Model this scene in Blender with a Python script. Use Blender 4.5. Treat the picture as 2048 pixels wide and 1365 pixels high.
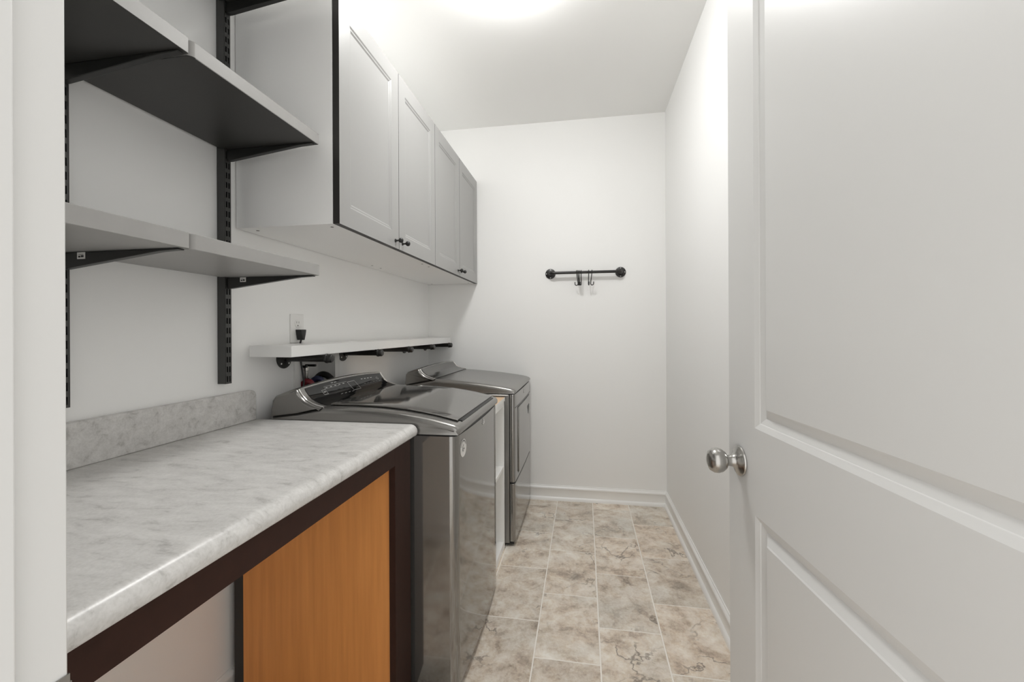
import bpy, math, random
from mathutils import Vector, Matrix
random.seed(7)
for o in list(bpy.data.objects):
    bpy.data.objects.remove(o)
scene = bpy.context.scene
COL = scene.collection

# ------------------------------------------------------------------ camera
YAW, ROLL, EYE = 0.1664, -0.0045, 1.227
F = Vector((-math.sin(YAW), math.cos(YAW), 0)); R0 = Vector((math.cos(YAW), math.sin(YAW), 0)); U0 = Vector((0, 0, 1))
R = R0 * math.cos(ROLL) + U0 * math.sin(ROLL); U = -R0 * math.sin(ROLL) + U0 * math.cos(ROLL)
cam_d = bpy.data.cameras.new('camera'); cam = bpy.data.objects.new('camera', cam_d); COL.objects.link(cam)
cam.matrix_world = Matrix(((R.x, U.x, -F.x, 0), (R.y, U.y, -F.y, 0), (R.z, U.z, -F.z, EYE), (0, 0, 0, 1)))
cam_d.sensor_fit = 'HORIZONTAL'; cam_d.sensor_width = 36; cam_d.lens = 855.32 / 2048 * 36
cam_d.shift_y = -20.43 / 2048; cam_d.clip_start = 0.02; cam_d.clip_end = 60
scene.camera = cam

# ------------------------------------------------------------------ world, exposure
w = bpy.data.worlds.new('World'); scene.world = w; w.use_nodes = True
w.node_tree.nodes['Background'].inputs[0].default_value = (1.0, 0.985, 0.96, 1)
w.node_tree.nodes['Background'].inputs[1].default_value = 1.3
scene.view_settings.view_transform = 'Standard'; scene.view_settings.look = 'None'
scene.view_settings.exposure = 0.14; scene.view_settings.gamma = 1.0; scene.view_settings.use_curve_mapping = False
LAMP = 61.0           # radiance of the ceiling lamp's glass bowl
scene.cycles.max_bounces = 10; scene.cycles.diffuse_bounces = 9; scene.cycles.glossy_bounces = 4; scene.cycles.transmission_bounces = 0
scene.cycles.caustics_reflective = False; scene.cycles.caustics_refractive = False; scene.cycles.sample_clamp_indirect = 6
LAMP_AT = (-0.30, 1.70)

# ------------------------------------------------------------------ room dimensions
XR, XL, YF, ZC = 0.5643, -1.1702, 3.1116, 2.745
YN = 0.275            # room face of the wall with the doorway
YH = 0.165            # hall face of that wall

# ------------------------------------------------------------------ materials
def new_mat(name):
    m = bpy.data.materials.new(name); m.use_nodes = True
    n = m.node_tree.nodes; n.clear()
    out = n.new('ShaderNodeOutputMaterial'); b = n.new('ShaderNodeBsdfPrincipled')
    m.node_tree.links.new(b.outputs[0], out.inputs[0])
    return m, m.node_tree.nodes, m.node_tree.links, b

def simple(name, col, rough=0.5, metal=0.0, coat=0.0, bump=0.0, bscale=200, emit=None, spec=0.5, vary=0.0, vscale=8):
    m, n, l, b = new_mat(name)
    b.inputs['Base Color'].default_value = (*col, 1); b.inputs['Roughness'].default_value = rough
    b.inputs['Metallic'].default_value = metal; b.inputs['Coat Weight'].default_value = coat
    b.inputs['Coat Roughness'].default_value = 0.06
    b.inputs['Specular IOR Level'].default_value = spec
    tc = n.new('ShaderNodeTexCoord')
    if vary:
        ns = n.new('ShaderNodeTexNoise'); ns.inputs['Scale'].default_value = vscale; ns.inputs['Detail'].default_value = 5
        l.new(tc.outputs['Object'], ns.inputs['Vector'])
        mx = n.new('ShaderNodeMixRGB'); mx.inputs[1].default_value = (*[c * (1 - vary) for c in col], 1)
        mx.inputs[2].default_value = (*[min(1, c * (1 + vary)) for c in col], 1)
        l.new(ns.outputs['Fac'], mx.inputs[0]); l.new(mx.outputs[0], b.inputs['Base Color'])
    if bump:
        ns = n.new('ShaderNodeTexNoise'); ns.inputs['Scale'].default_value = bscale; ns.inputs['Detail'].default_value = 3
        l.new(tc.outputs['Object'], ns.inputs['Vector'])
        bp = n.new('ShaderNodeBump'); bp.inputs['Strength'].default_value = bump; bp.inputs['Distance'].default_value = 0.002
        l.new(ns.outputs['Fac'], bp.inputs['Height']); l.new(bp.outputs[0], b.inputs['Normal'])
    if emit:
        b.inputs['Emission Color'].default_value = (*emit[0], 1); b.inputs['Emission Strength'].default_value = emit[1]
    return m

M = {}
M['wall'] = simple('wall_paint', (0.89, 0.89, 0.882), 0.62)
M['ceiling'] = simple('ceiling_paint', (0.88, 0.88, 0.87), 0.8)
M['trim'] = simple('white_trim_paint', (0.9, 0.9, 0.89), 0.3)
M['door'] = simple('white_door_paint', (0.7, 0.7, 0.69), 0.33)
M['white'] = simple('white_melamine', (0.9, 0.9, 0.89), 0.4)
M['cab'] = simple('white_cabinet_carcass', (0.91, 0.91, 0.905), 0.4)
M['cabdoor'] = simple('pale_grey_door_foil', (0.315, 0.313, 0.307), 0.34)
M['dark_edge'] = simple('dark_edge_band', (0.022, 0.02, 0.018), 0.5)
M['shelf'] = simple('grey_shelf_laminate', (0.32, 0.315, 0.306), 0.42, vary=0.06, vscale=30)
M['shelf_shade'] = simple('shelf_laminate_shade', (0.032, 0.031, 0.029), 0.45)  # upper boards' underside shade, put into the colour of their faces
M['black_metal'] = simple('black_powder_coat', (0.012, 0.012, 0.011), 0.4)
M['upright'] = simple('charcoal_upright_metal', (0.045, 0.045, 0.043), 0.38)
M['iron'] = simple('black_iron_pipe', (0.014, 0.013, 0.012), 0.33, bump=0.25, bscale=300)
M['black'] = simple('black_plastic', (0.008, 0.008, 0.008), 0.4)
M['blackgloss'] = simple('black_glass', (0.008, 0.008, 0.008), 0.05, spec=0.32)
M['steel'] = simple('dark_steel_paint', (0.29, 0.283, 0.27), 0.085, metal=0.82, vary=0.05, vscale=260)
M['steel_side'] = simple('dark_steel_side', (0.25, 0.244, 0.234), 0.3, metal=0.72, vary=0.05, vscale=260)
M['steel_satin'] = simple('dark_steel_satin', (0.275, 0.268, 0.256), 0.24, metal=0.8, vary=0.05, vscale=260)
M['lid'] = simple('glossy_lid', (0.25, 0.243, 0.232), 0.07, metal=0.85)
M['silver'] = simple('bright_silver_trim', (0.72, 0.71, 0.69), 0.2, metal=0.9)
M['console_grey'] = simple('dryer_console_gloss', (0.16, 0.155, 0.148), 0.1, metal=0.75)
M['nickel'] = simple('satin_nickel', (0.46, 0.45, 0.43), 0.22, metal=1.0)
M['darkwood'] = simple('espresso_stain', (0.034, 0.0135, 0.009), 0.5, spec=0.2, vary=0.25, vscale=40)
M['mark'] = simple('pale_print', (0.36, 0.36, 0.35), 0.5)
M['dimmark'] = simple('dim_print', (0.16, 0.16, 0.155), 0.5)
M['emblem'] = simple('pale_emblem_metal', (0.72, 0.72, 0.71), 0.35, metal=0.2)
M['screw'] = simple('screw_zinc', (0.75, 0.75, 0.74), 0.3, metal=0.6)
M['plate'] = simple('outlet_plastic', (0.82, 0.815, 0.80), 0.3)
M['red'] = simple('red_hose_rubber', (0.22, 0.02, 0.03), 0.45)
M['blue'] = simple('blue_hose_rubber', (0.02, 0.025, 0.075), 0.45)
M['tag'] = simple('tag_paper', (0.72, 0.71, 0.69), 0.6)
M['lampglass'] = simple('lit_opal_glass', (0.9, 0.9, 0.88), 0.3, emit=((1.0, 0.995, 0.98), LAMP))
M['rawwood'] = simple('raw_pine', (0.66, 0.47, 0.31), 0.6, vary=0.12, vscale=25)

def wood_panel():
    m, n, l, b = new_mat('orange_maple_veneer')
    tc = n.new('ShaderNodeTexCoord'); mp = n.new('ShaderNodeMapping'); mp.inputs['Scale'].default_value = (60, 60, 3)
    l.new(tc.outputs['Object'], mp.inputs['Vector'])
    ns = n.new('ShaderNodeTexNoise'); ns.inputs['Scale'].default_value = 1.0; ns.inputs['Detail'].default_value = 6
    l.new(mp.outputs[0], ns.inputs['Vector'])
    cr = n.new('ShaderNodeValToRGB'); cr.color_ramp.elements[0].position = 0.3; cr.color_ramp.elements[1].position = 0.75
    cr.color_ramp.elements[0].color = (0.64, 0.262, 0.070, 1); cr.color_ramp.elements[1].color = (0.76, 0.325, 0.092, 1)
    l.new(ns.outputs['Fac'], cr.inputs[0]); l.new(cr.outputs[0], b.inputs['Base Color']); b.inputs['Roughness'].default_value = 0.45
    return m
M['maple'] = wood_panel()

def laminate():
    m, n, l, b = new_mat('slate_laminate')
    tc = n.new('ShaderNodeTexCoord'); mp = n.new('ShaderNodeMapping'); mp.inputs['Scale'].default_value = (9, 24, 24)
    l.new(tc.outputs['Object'], mp.inputs['Vector'])
    ns = n.new('ShaderNodeTexNoise'); ns.inputs['Scale'].default_value = 1.6; ns.inputs['Detail'].default_value = 10; ns.inputs['Roughness'].default_value = 0.66
    ns.inputs['Distortion'].default_value = 0.5
    l.new(mp.outputs[0], ns.inputs['Vector'])
    cr = n.new('ShaderNodeValToRGB')
    e = cr.color_ramp.elements; e[0].position = 0.27; e[0].color = (0.36, 0.35, 0.335, 1); e[1].position = 0.72; e[1].color = (0.71, 0.70, 0.685, 1)
    x = cr.color_ramp.elements.new(0.43); x.color = (0.57, 0.56, 0.545, 1)
    l.new(ns.outputs['Fac'], cr.inputs[0])
    n2 = n.new('ShaderNodeTexNoise'); n2.inputs['Scale'].default_value = 220; n2.inputs['Detail'].default_value = 2
    l.new(tc.outputs['Object'], n2.inputs['Vector'])
    mx = n.new('ShaderNodeMixRGB'); mx.blend_type = 'OVERLAY'; mx.inputs[0].default_value = 0.22
    l.new(cr.outputs[0], mx.inputs[1]); l.new(n2.outputs['Fac'], mx.inputs[2]); l.new(mx.outputs[0], b.inputs['Base Color'])
    b.inputs['Roughness'].default_value = 0.3
    return m
M['laminate'] = laminate()

def tile_mat():
    m, n, l, b = new_mat('slate_look_tile')
    tc = n.new('ShaderNodeTexCoord'); oi = n.new('ShaderNodeObjectInfo')
    mul = n.new('ShaderNodeVectorMath'); mul.operation = 'SCALE'; mul.inputs['Scale'].default_value = 37.0
    cmb = n.new('ShaderNodeCombineXYZ')
    l.new(oi.outputs['Random'], cmb.inputs[0]); l.new(oi.outputs['Random'], cmb.inputs[2]); l.new(cmb.outputs[0], mul.inputs[0])
    add = n.new('ShaderNodeVectorMath'); add.operation = 'ADD'
    l.new(tc.outputs['Object'], add.inputs[0]); l.new(mul.outputs[0], add.inputs[1])
    def noise(sc, det, rough, dist):
        x = n.new('ShaderNodeTexNoise'); x.inputs['Scale'].default_value = sc; x.inputs['Detail'].default_value = det
        x.inputs['Roughness'].default_value = rough; x.inputs['Distortion'].default_value = dist
        l.new(add.outputs[0], x.inputs['Vector']); return x
    big = noise(9, 10, 0.68, 0.25)
    cr = n.new('ShaderNodeValToRGB'); e = cr.color_ramp.elements
    e[0].position = 0.28; e[0].color = (0.25, 0.192, 0.145, 1); e[1].position = 0.67; e[1].color = (0.93, 0.89, 0.83, 1)
    for p, c in ((0.38, (0.50, 0.415, 0.338)), (0.46, (0.69, 0.60, 0.512)), (0.56, (0.81, 0.735, 0.65))):
        x = e.new(p); x.color = (*c, 1)
    l.new(big.outputs['Fac'], cr.inputs[0])
    tint = noise(3.5, 3, 0.5, 0.3)
    tr = n.new('ShaderNodeValToRGB'); tr.color_ramp.elements[0].position = 0.5; tr.color_ramp.elements[1].position = 0.68
    l.new(tint.outputs['Fac'], tr.inputs[0])
    mg = n.new('ShaderNodeMixRGB'); mg.inputs[2].default_value = (0.58, 0.585, 0.55, 1)
    tmul = n.new('ShaderNodeMath'); tmul.operation = 'MULTIPLY'; tmul.inputs[1].default_value = 0.36
    l.new(tr.outputs[0], tmul.inputs[0]); l.new(tmul.outputs[0], mg.inputs[0]); l.new(cr.outputs[0], mg.inputs[1])
    # cracks: thin iso-lines of a distorted noise, broken up by a mask
    ck = noise(5.0, 5, 0.52, 0.35)
    sub = n.new('ShaderNodeMath'); sub.operation = 'SUBTRACT'; sub.inputs[1].default_value = 0.47; l.new(ck.outputs['Fac'], sub.inputs[0])
    ab = n.new('ShaderNodeMath'); ab.operation = 'ABSOLUTE'; l.new(sub.outputs[0], ab.inputs[0])
    rc = n.new('ShaderNodeValToRGB'); rc.color_ramp.elements[0].color = (1, 1, 1, 1); rc.color_ramp.elements[1].color = (0, 0, 0, 1)
    rc.color_ramp.elements[0].position = 0.002; rc.color_ramp.elements[1].position = 0.013; l.new(ab.outputs[0], rc.inputs[0])
    mk = noise(4, 2, 0.5, 0.0); mr = n.new('ShaderNodeValToRGB'); mr.color_ramp.elements[0].position = 0.5; mr.color_ramp.elements[1].position = 0.6
    l.new(mk.outputs['Fac'], mr.inputs[0])
    cm = n.new('ShaderNodeMath'); cm.operation = 'MULTIPLY'; l.new(rc.outputs[0], cm.inputs[0]); l.new(mr.outputs[0], cm.inputs[1])
    cm2 = n.new('ShaderNodeMath'); cm2.operation = 'MULTIPLY'; cm2.inputs[1].default_value = 0.75; l.new(cm.outputs[0], cm2.inputs[0])
    mc = n.new('ShaderNodeMixRGB'); mc.inputs[2].default_value = (0.16, 0.125, 0.10, 1)
    l.new(cm2.outputs[0], mc.inputs[0]); l.new(mg.outputs[0], mc.inputs[1])
    pn = noise(6.0, 8, 0.62, 0.2)            # plates: stepped noise, each step a shade apart
    ps = n.new('ShaderNodeValToRGB'); ps.color_ramp.interpolation = 'CONSTANT'; pe = ps.color_ramp.elements
    pe[0].position = 0.0; pe[0].color = (0.40, 0.40, 0.40, 1); pe[1].position = 0.60; pe[1].color = (0.62, 0.62, 0.62, 1)
    for p_, c_ in ((0.40, 0.53), (0.47, 0.44), (0.53, 0.56)):
        q_ = pe.new(p_); q_.color = (c_, c_, c_, 1)
    l.new(pn.outputs['Fac'], ps.inputs[0])
    po = n.new('ShaderNodeMixRGB'); po.blend_type = 'OVERLAY'; po.inputs[0].default_value = 0.8
    l.new(mc.outputs[0], po.inputs[1]); l.new(ps.outputs[0], po.inputs[2]); mc = po
    tt = n.new('ShaderNodeValToRGB'); te = tt.color_ramp.elements
    te[0].color = (0.86, 0.84, 0.81, 1); te[1].color = (1.0, 0.97, 0.93, 1); q_ = te.new(0.5); q_.color = (0.93, 0.935, 0.92, 1)
    l.new(oi.outputs['Random'], tt.inputs[0])
    tm = n.new('ShaderNodeMixRGB'); tm.blend_type = 'MULTIPLY'; tm.inputs[0].default_value = 1.0
    l.new(mc.outputs[0], tm.inputs[1]); l.new(tt.outputs[0], tm.inputs[2]); mc = tm
    fine = noise(90, 6, 0.7, 0.2)
    ov = n.new('ShaderNodeMixRGB'); ov.blend_type = 'OVERLAY'; ov.inputs[0].default_value = 0.45
    l.new(mc.outputs[0], ov.inputs[1]); l.new(fine.outputs['Fac'], ov.inputs[2]); l.new(ov.outputs[0], b.inputs['Base Color'])
    b.inputs['Roughness'].default_value = 0.38
    bp = n.new('ShaderNodeBump'); bp.inputs['Strength'].default_value = 0.35; bp.inputs['Distance'].default_value = 0.004
    hm = n.new('ShaderNodeMath'); hm.operation = 'SUBTRACT'; l.new(big.outputs['Fac'], hm.inputs[0]); l.new(cm.outputs[0], hm.inputs[1])
    l.new(hm.outputs[0], bp.inputs['Height']); l.new(bp.outputs[0], b.inputs['Normal'])
    return m
M['tile'] = tile_mat()
M['grout'] = simple('pale_grout', (0.88, 0.84, 0.78), 0.7)

# ------------------------------------------------------------------ mesh helpers
class MB:
    """collects faces of one mesh"""
    def __init__(s): s.v = []; s.f = []; s.m = []; s.T = None
    def vert(s, p):
        p = Vector(p)
        s.v.append(tuple(s.T @ p) if s.T is not None else tuple(p)); return len(s.v) - 1
    def face(s, pts, mi=0):
        s.f.append([s.vert(p) for p in pts]); s.m.append(mi)
    def idx(s, ids, mi=0): s.f.append(list(ids)); s.m.append(mi)
    def box(s, x0, x1, y0, y1, z0, z1, mi=0, mats=None):
        c = [s.vert((x, y, z)) for x in (x0, x1) for y in (y0, y1) for z in (z0, z1)]
        q = [(0, 1, 3, 2), (4, 6, 7, 5), (0, 4, 5, 1), (2, 3, 7, 6), (0, 2, 6, 4), (1, 5, 7, 3)]  # -x +x -y +y -z +z
        for k, a in enumerate(q): s.idx([c[i] for i in a], mats[k] if mats else mi)
        return s
    def prism(s, poly, axis, a, b, mi=0):
        """poly: 2D points on the two other axes (in xyz order), extruded along axis"""
        def P(p, t):
            q = [p[0], p[1]]; q.insert('xyz'.index(axis), t); return q
        lo = [s.vert(P(p, a)) for p in poly]; hi = [s.vert(P(p, b)) for p in poly]; n = len(poly)
        for i in range(n): s.idx((lo[i], lo[(i + 1) % n], hi[(i + 1) % n], hi[i]), mi)
        s.idx(lo[::-1], mi); s.idx(hi, mi); return s
    def lathe(s, prof, origin, axis, seg=32, mi=0):
        """prof: (radius, distance along axis)"""
        ax = Vector(axis).normalized(); t = Vector((0, 0, 1)) if abs(ax.z) < 0.9 else Vector((1, 0, 0))
        a = ax.cross(t).normalized(); b = ax.cross(a); o = Vector(origin); rings = []
        for r, h in prof:
            if r < 1e-6: rings.append([s.vert(o + ax * h)])
            else: rings.append([s.vert(o + ax * h + (a * math.cos(k * 2 * math.pi / seg) + b * math.sin(k * 2 * math.pi / seg)) * r) for k in range(seg)])
        for A, B in zip(rings, rings[1:]):
            for k in range(seg):
                k2 = (k + 1) % seg
                if len(A) == 1 and len(B) == 1: continue
                if len(A) == 1: s.idx((A[0], B[k2], B[k]), mi)
                elif len(B) == 1: s.idx((A[k], A[k2], B[0]), mi)
                else: s.idx((A[k], A[k2], B[k2], B[k]), mi)
        if len(rings[0]) > 1: s.idx(rings[0], mi)
        if len(rings[-1]) > 1: s.idx(rings[-1][::-1], mi)
        return s
    def tube(s, pts, r, seg=12, mi=0):
        pts = [Vector(p) for p in pts]; rings = []; prev = None
        for i, p in enumerate(pts):
            d = (pts[min(i + 1, len(pts) - 1)] - pts[max(i - 1, 0)]).normalized()
            if prev is None:
                t = Vector((0, 0, 1)) if abs(d.z) < 0.9 else Vector((1, 0, 0)); a = d.cross(t).normalized()
            else: a = (prev - d * prev.dot(d)).normalized()
            prev = a; b = d.cross(a); rr = r[i] if isinstance(r, (list, tuple)) else r
            rings.append([s.vert(p + (a * math.cos(k * 2 * math.pi / seg) + b * math.sin(k * 2 * math.pi / seg)) * rr) for k in range(seg)])
        for A, B in zip(rings, rings[1:]):
            for k in range(seg): s.idx((A[k], A[(k + 1) % seg], B[(k + 1) % seg], B[k]), mi)
        s.idx(rings[0][::-1], mi); s.idx(rings[-1], mi); return s
    def grid(s, rows, mi=0, close=False, caps=False):
        """rows of 3D points, neighbouring rows joined by quads; close joins the ends of each row"""
        ids = [[s.vert(p) for p in r] for r in rows]; n = len(ids[0])
        for A, B in zip(ids, ids[1:]):
            for k in range(n if close else n - 1): s.idx((A[k], A[(k + 1) % n], B[(k + 1) % n], B[k]), mi)
        if caps: s.idx(ids[0][::-1], mi); s.idx(ids[-1], mi)
        return s

def obj(name, mb, mats, parent=None, smooth=True, bevel=0.0, bseg=2, fix=True, loc=None):
    me = bpy.data.meshes.new(name); me.from_pydata(mb.v, [], mb.f)
    for m in (mats if isinstance(mats, (list, tuple)) else [mats]): me.materials.append(m if not isinstance(m, str) else M[m])
    for p, mi in zip(me.polygons, mb.m): p.material_index = mi
    if fix:
        import bmesh
        bm = bmesh.new(); bm.from_mesh(me); bmesh.ops.remove_doubles(bm, verts=bm.verts, dist=1e-6)
        bmesh.ops.recalc_face_normals(bm, faces=bm.faces); bm.to_mesh(me); bm.free()
    o = bpy.data.objects.new(name, me); COL.objects.link(o)
    if bevel:
        b = o.modifiers.new('bevel', 'BEVEL'); b.width = bevel; b.segments = bseg; b.limit_method = 'ANGLE'; b.angle_limit = math.radians(35)
    if smooth: me.shade_smooth(); me.set_sharp_from_angle(angle=math.radians(38))
    if loc: o.location = loc
    if parent:
        o.parent = parent
        if parent.get('world_parts'): o.location = -parent.location
    return o

def thing(name, label, cat, loc=(0, 0, 0), group=None, rotz=None):
    """an Empty at the thing's base; without rotz its parts are given in world coordinates"""
    o = bpy.data.objects.new(name, None); COL.objects.link(o); o.location = loc; o.empty_display_size = 0.05
    o['label'] = label; o['category'] = cat
    if group: o['group'] = group
    if rotz is None: o['world_parts'] = 1
    else: o.rotation_euler = (0, 0, rotz)
    return o
def tag(o, label, cat, group=None):
    o['label'] = label; o['category'] = cat
    if group: o['group'] = group
    return o
def struct(o, label=None):
    o['kind'] = 'structure'
    if label: o['label'] = label
    return o
def arc(cx, cy, r, a0, a1, n):
    return [(cx + r * math.cos(math.radians(a0 + (a1 - a0) * i / n)), cy + r * math.sin(math.radians(a0 + (a1 - a0) * i / n))) for i in range(n + 1)]
def rounded_rect(x0, x1, y0, y1, r, n=6):
    return arc(x1 - r, y1 - r, r, 0, 90, n) + arc(x0 + r, y1 - r, r, 90, 180, n) + arc(x0 + r, y0 + r, r, 180, 270, n) + arc(x1 - r, y0 + r, r, 270, 360, n)
def normals2(pts):
    """outward vertex normals of an open polyline whose left side is the inside"""
    out = []
    for i in range(len(pts)):
        a = pts[max(i - 1, 0)]; b = pts[min(i + 1, len(pts) - 1)]
        dx, dy = b[0] - a[0], b[1] - a[1]; L = math.hypot(dx, dy) or 1; out.append((dy / L, -dx / L))
    return out

# ================================================================== SETTING
# floor: a grout bed with tiles laid as a running bond, columns along the room
mb = MB().box(XL, XR, -0.9, YF, -0.05, -0.0016)
floor = struct(obj('floor', mb, 'grout', smooth=False))
TW, TL, GAP = 0.2475, 0.399, 0.0050
tile_cache = {}
c0 = -0.192 - 4 * TW
for ci in range(9):
    xa, xb = c0 + ci * TW, c0 + (ci + 1) * TW
    ph = 2.598 if ci % 2 == 1 else 2.795
    k = -7
    while ph + k * TL < YF:
        ya, yb = ph + k * TL, ph + (k + 1) * TL; k += 1
        a, b_, c, d = max(xa, XL) + GAP / 2, min(xb, XR) - GAP / 2, max(ya, 0.17) + GAP / 2, min(yb, YF) - GAP / 2
        if b_ - a < 0.02 or d - c < 0.02: continue
        key = (round(b_ - a, 3), round(d - c, 3))
        if key not in tile_cache:
            sx, sy = key[0] / 2, key[1] / 2; e = 0.0016
            mb = MB(); lo = [(-sx, -sy, -0.002), (sx, -sy, -0.002), (sx, sy, -0.002), (-sx, sy, -0.002)]
            hi = [(-sx + e, -sy + e, 0), (sx - e, -sy + e, 0), (sx - e, sy - e, 0), (-sx + e, sy - e, 0)]
            for i in range(4): mb.face((lo[i], lo[(i + 1) % 4], hi[(i + 1) % 4], hi[i]))
            mb.face(hi)
            t = obj('tile', mb, 'tile', floor, smooth=False); tile_cache[key] = t.data
        else:
            t = bpy.data.objects.new('tile', tile_cache[key]); COL.objects.link(t); t.parent = floor
        t.location = ((a + b_) / 2, (c + d) / 2, 0)

struct(obj('ceiling', MB().box(XL - 0.1, XR + 0.1, YH, YF + 0.1, ZC, ZC + 0.08), 'ceiling', smooth=False))
struct(obj('wall_far', MB().box(XL - 0.1, XR + 0.1, YF, YF + 0.1, -0.05, ZC), 'wall', smooth=False))
struct(obj('wall_right', MB().box(XR, XR + 0.1, YH, YF, -0.05, ZC), 'wall', smooth=False))
# left wall with an opening for the recessed washer valve box
BY0, BY1, BZ0, BZ1 = 1.612, 1.862, 0.91, 1.115
mb = MB(); xa = XL - 0.1
mb.box(xa, XL, YH, BY0, -0.05, ZC); mb.box(xa, XL, BY1, YF, -0.05, ZC); mb.box(xa, XL, BY0, BY1, -0.05, BZ0); mb.box(xa, XL, BY0, BY1, BZ1, ZC)
struct(obj('wall_left', mb, 'wall', smooth=False, fix=False))
# wall with the doorway the camera looks through
JX0, JX1, DH = -0.425, 0.452, 2.445
mb = MB(); mb.box(XL, JX0 - 0.02, YH, YN, -0.05, ZC); mb.box(JX1 + 0.02, XR, YH, YN, -0.05, ZC); mb.box(JX0 - 0.02, JX1 + 0.02, YH, YN, DH + 0.02, ZC)
struct(obj('wall_near', mb, 'wall', smooth=False, fix=False))

BASE = [(0, 0), (.0210, 0), (.0205, .010), (.0175, .0185), (.0110, .0240), (.0095, .0250), (.0095, .0760), (.0115, .0790), (.0140, .0835), (.0135, .0890), (.0090, .0950), (.0050, .0985), (.0040, .1050), (0, .1050)]
def baseboard(name, axis, at, sgn, a, b):
    mb = MB(); mb.prism([(at + sgn * d, h) for d, h in BASE], axis, a, b)
    return struct(obj(name, mb, 'trim'))
baseboard('baseboard_far', 'x', YF, -1, XL, XR)
baseboard('baseboard_right', 'y', XR, -1, YN, YF)
baseboard('baseboard_left', 'y', XL, 1, YN, YF)
baseboard('baseboard_near', 'x', YN, 1, XL, JX0 - 0.09)

# door frame: jambs, stops, casing, strike plate
frame = bpy.data.objects.new('trim_1', None); COL.objects.link(frame); struct(frame, 'white painted door frame at the left edge'); frame['world_parts'] = 1
obj('jamb', MB().box(JX0 - 0.02, JX0, YH, 0.290, 0, DH), 'door', frame, bevel=0.0015)
obj('jamb', MB().box(JX1, JX1 + 0.02, YH, 0.290, 0, DH), 'door', frame, bevel=0.0015)
obj('head_jamb', MB().box(JX0 - 0.02, JX1 + 0.02, YH, 0.290, DH, DH + 0.02), 'door', frame)
obj('stop', MB().box(JX0, JX0 + 0.011, YH + 0.02, 0.251, 0, DH), 'door', frame, bevel=0.002)
obj('stop', MB().box(JX1 - 0.011, JX1, YH + 0.02, 0.251, 0, DH), 'door', frame, bevel=0.002)
obj('casing', MB().box(JX0 - 0.085, JX0 - 0.0205, YN, 0.2885, 0, DH + 0.07), 'door', frame, bevel=0.004)
obj('casing', MB().box(JX1 + 0.0205, XR - 0.02, YN, 0.2885, 0, DH + 0.07), 'door', frame, bevel=0.004)
sp = MB().box(JX0 - 0.0005, JX0 + 0.0012, 0.2625, 0.2905, 0.886, 0.943); sp.box(JX0 - 0.010, JX0 + 0.0012, 0.2903, 0.2918, 0.893, 0.936)
obj('strike_plate', sp, 'nickel', frame)['label'] = 'satin nickel strike plate on the jamb'

# open door, hinged at the right jamb; local x runs from the free edge to the hinge, local y out of the far face
def panel_rings(mb, u0, u1, v0, v1, prof, P, mi=0):
    """nested rectangular steps from the face into a panel field; prof: (inset, depth)"""
    rings = [[P(u0 + d, v0 + d, h), P(u1 - d, v0 + d, h), P(u1 - d, v1 - d, h), P(u0 + d, v1 - d, h)] for d, h in prof]
    for A, B in zip(rings, rings[1:]):
        for k in range(4): mb.face((A[k], A[(k + 1) % 4], B[(k + 1) % 4], B[k]), mi)
    mb.face(rings[-1], mi)

DW, DT = 0.862, 0.035
DIR = Vector((math.sin(math.radians(5.1)), -math.cos(math.radians(5.1)), 0))     # free edge towards hinge
door = bpy.data.objects.new('door_1', None); COL.objects.link(door); struct(door, 'open white two panel door with a round nickel knob')
EDGE = Vector((0.362, 1.159, 0.008))
# local axes: x = DIR, z = up, y = z cross x (points to +x world, behind the visible face)
yv = Vector((0, 0, 1)).cross(DIR)
door.matrix_world = Matrix(((DIR.x, yv.x, 0, EDGE.x), (DIR.y, yv.y, 0, EDGE.y), (0, 0, 1, EDGE.z), (0, 0, 0, 1)))
DTOP = 2.43
openings = [(0.132, DW - 0.132, 1.000, 2.29), (0.132, DW - 0.132, 0.23, 0.807)]
mb = MB()
u0, u1 = openings[0][0], openings[0][1]
zs = [0, openings[1][2], openings[1][3], openings[0][2], openings[0][3], DTOP]
def slab_face(mb, y):
    mb.face(((0, y, 0), (u0, y, 0), (u0, y, DTOP), (0, y, DTOP))); mb.face(((u1, y, 0), (DW, y, 0), (DW, y, DTOP), (u1, y, DTOP)))
    for a, b_ in ((zs[0], zs[1]), (zs[2], zs[3]), (zs[4], zs[5])): mb.face(((u0, y, a), (u1, y, a), (u1, y, b_), (u0, y, b_)))
slab_face(mb, 0); slab_face(mb, DT)
mb.face(((0, 0, 0), (0, DT, 0), (0, DT, DTOP), (0, 0, DTOP))); mb.face(((DW, 0, 0), (DW, 0, DTOP), (DW, DT, DTOP), (DW, DT, 0)))
mb.face(((0, 0, DTOP), (0, DT, DTOP), (DW, DT, DTOP), (DW, 0, DTOP))); mb.face(((0, 0, 0), (DW, 0, 0), (DW, DT, 0), (0, DT, 0)))
obj('door_frame', mb, 'door', door, smooth=False)
DPROF = [(0, 0), (.0115, -.0055), (.0125, -.0072), (.0255, -.0125), (.0275, -.0122), (.0455, -.0035), (.0485, -.0012), (.0505, -.0012)]
for a, b_, c, d in openings:
    mb = MB()
    panel_rings(mb, a, b_, c, d, DPROF, lambda u, v, h: (u, -h, v)); panel_rings(mb, a, b_, c, d, DPROF, lambda u, v, h: (u, DT + h, v))
    obj('panel', mb, 'door', door, smooth=False)
kn = MB()
kx, kz = 0.061, 0.914 - EDGE.z
kn.lathe([(0, 0), (.0350, 0), (.0360, .002), (.0350, .005), (.030, .008), (.019, .012), (.0140, .019), (.0125, .028), (.0135, .032), (.021, .036), (.0270, .044), (.0295, .053), (.0285, .062), (.0235, .070), (.013, .0745), (0, .0755)], (kx, 0, kz), (0, -1, 0), 40)
obj('knob', kn, 'nickel', door)['label'] = 'round satin nickel door knob'
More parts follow.
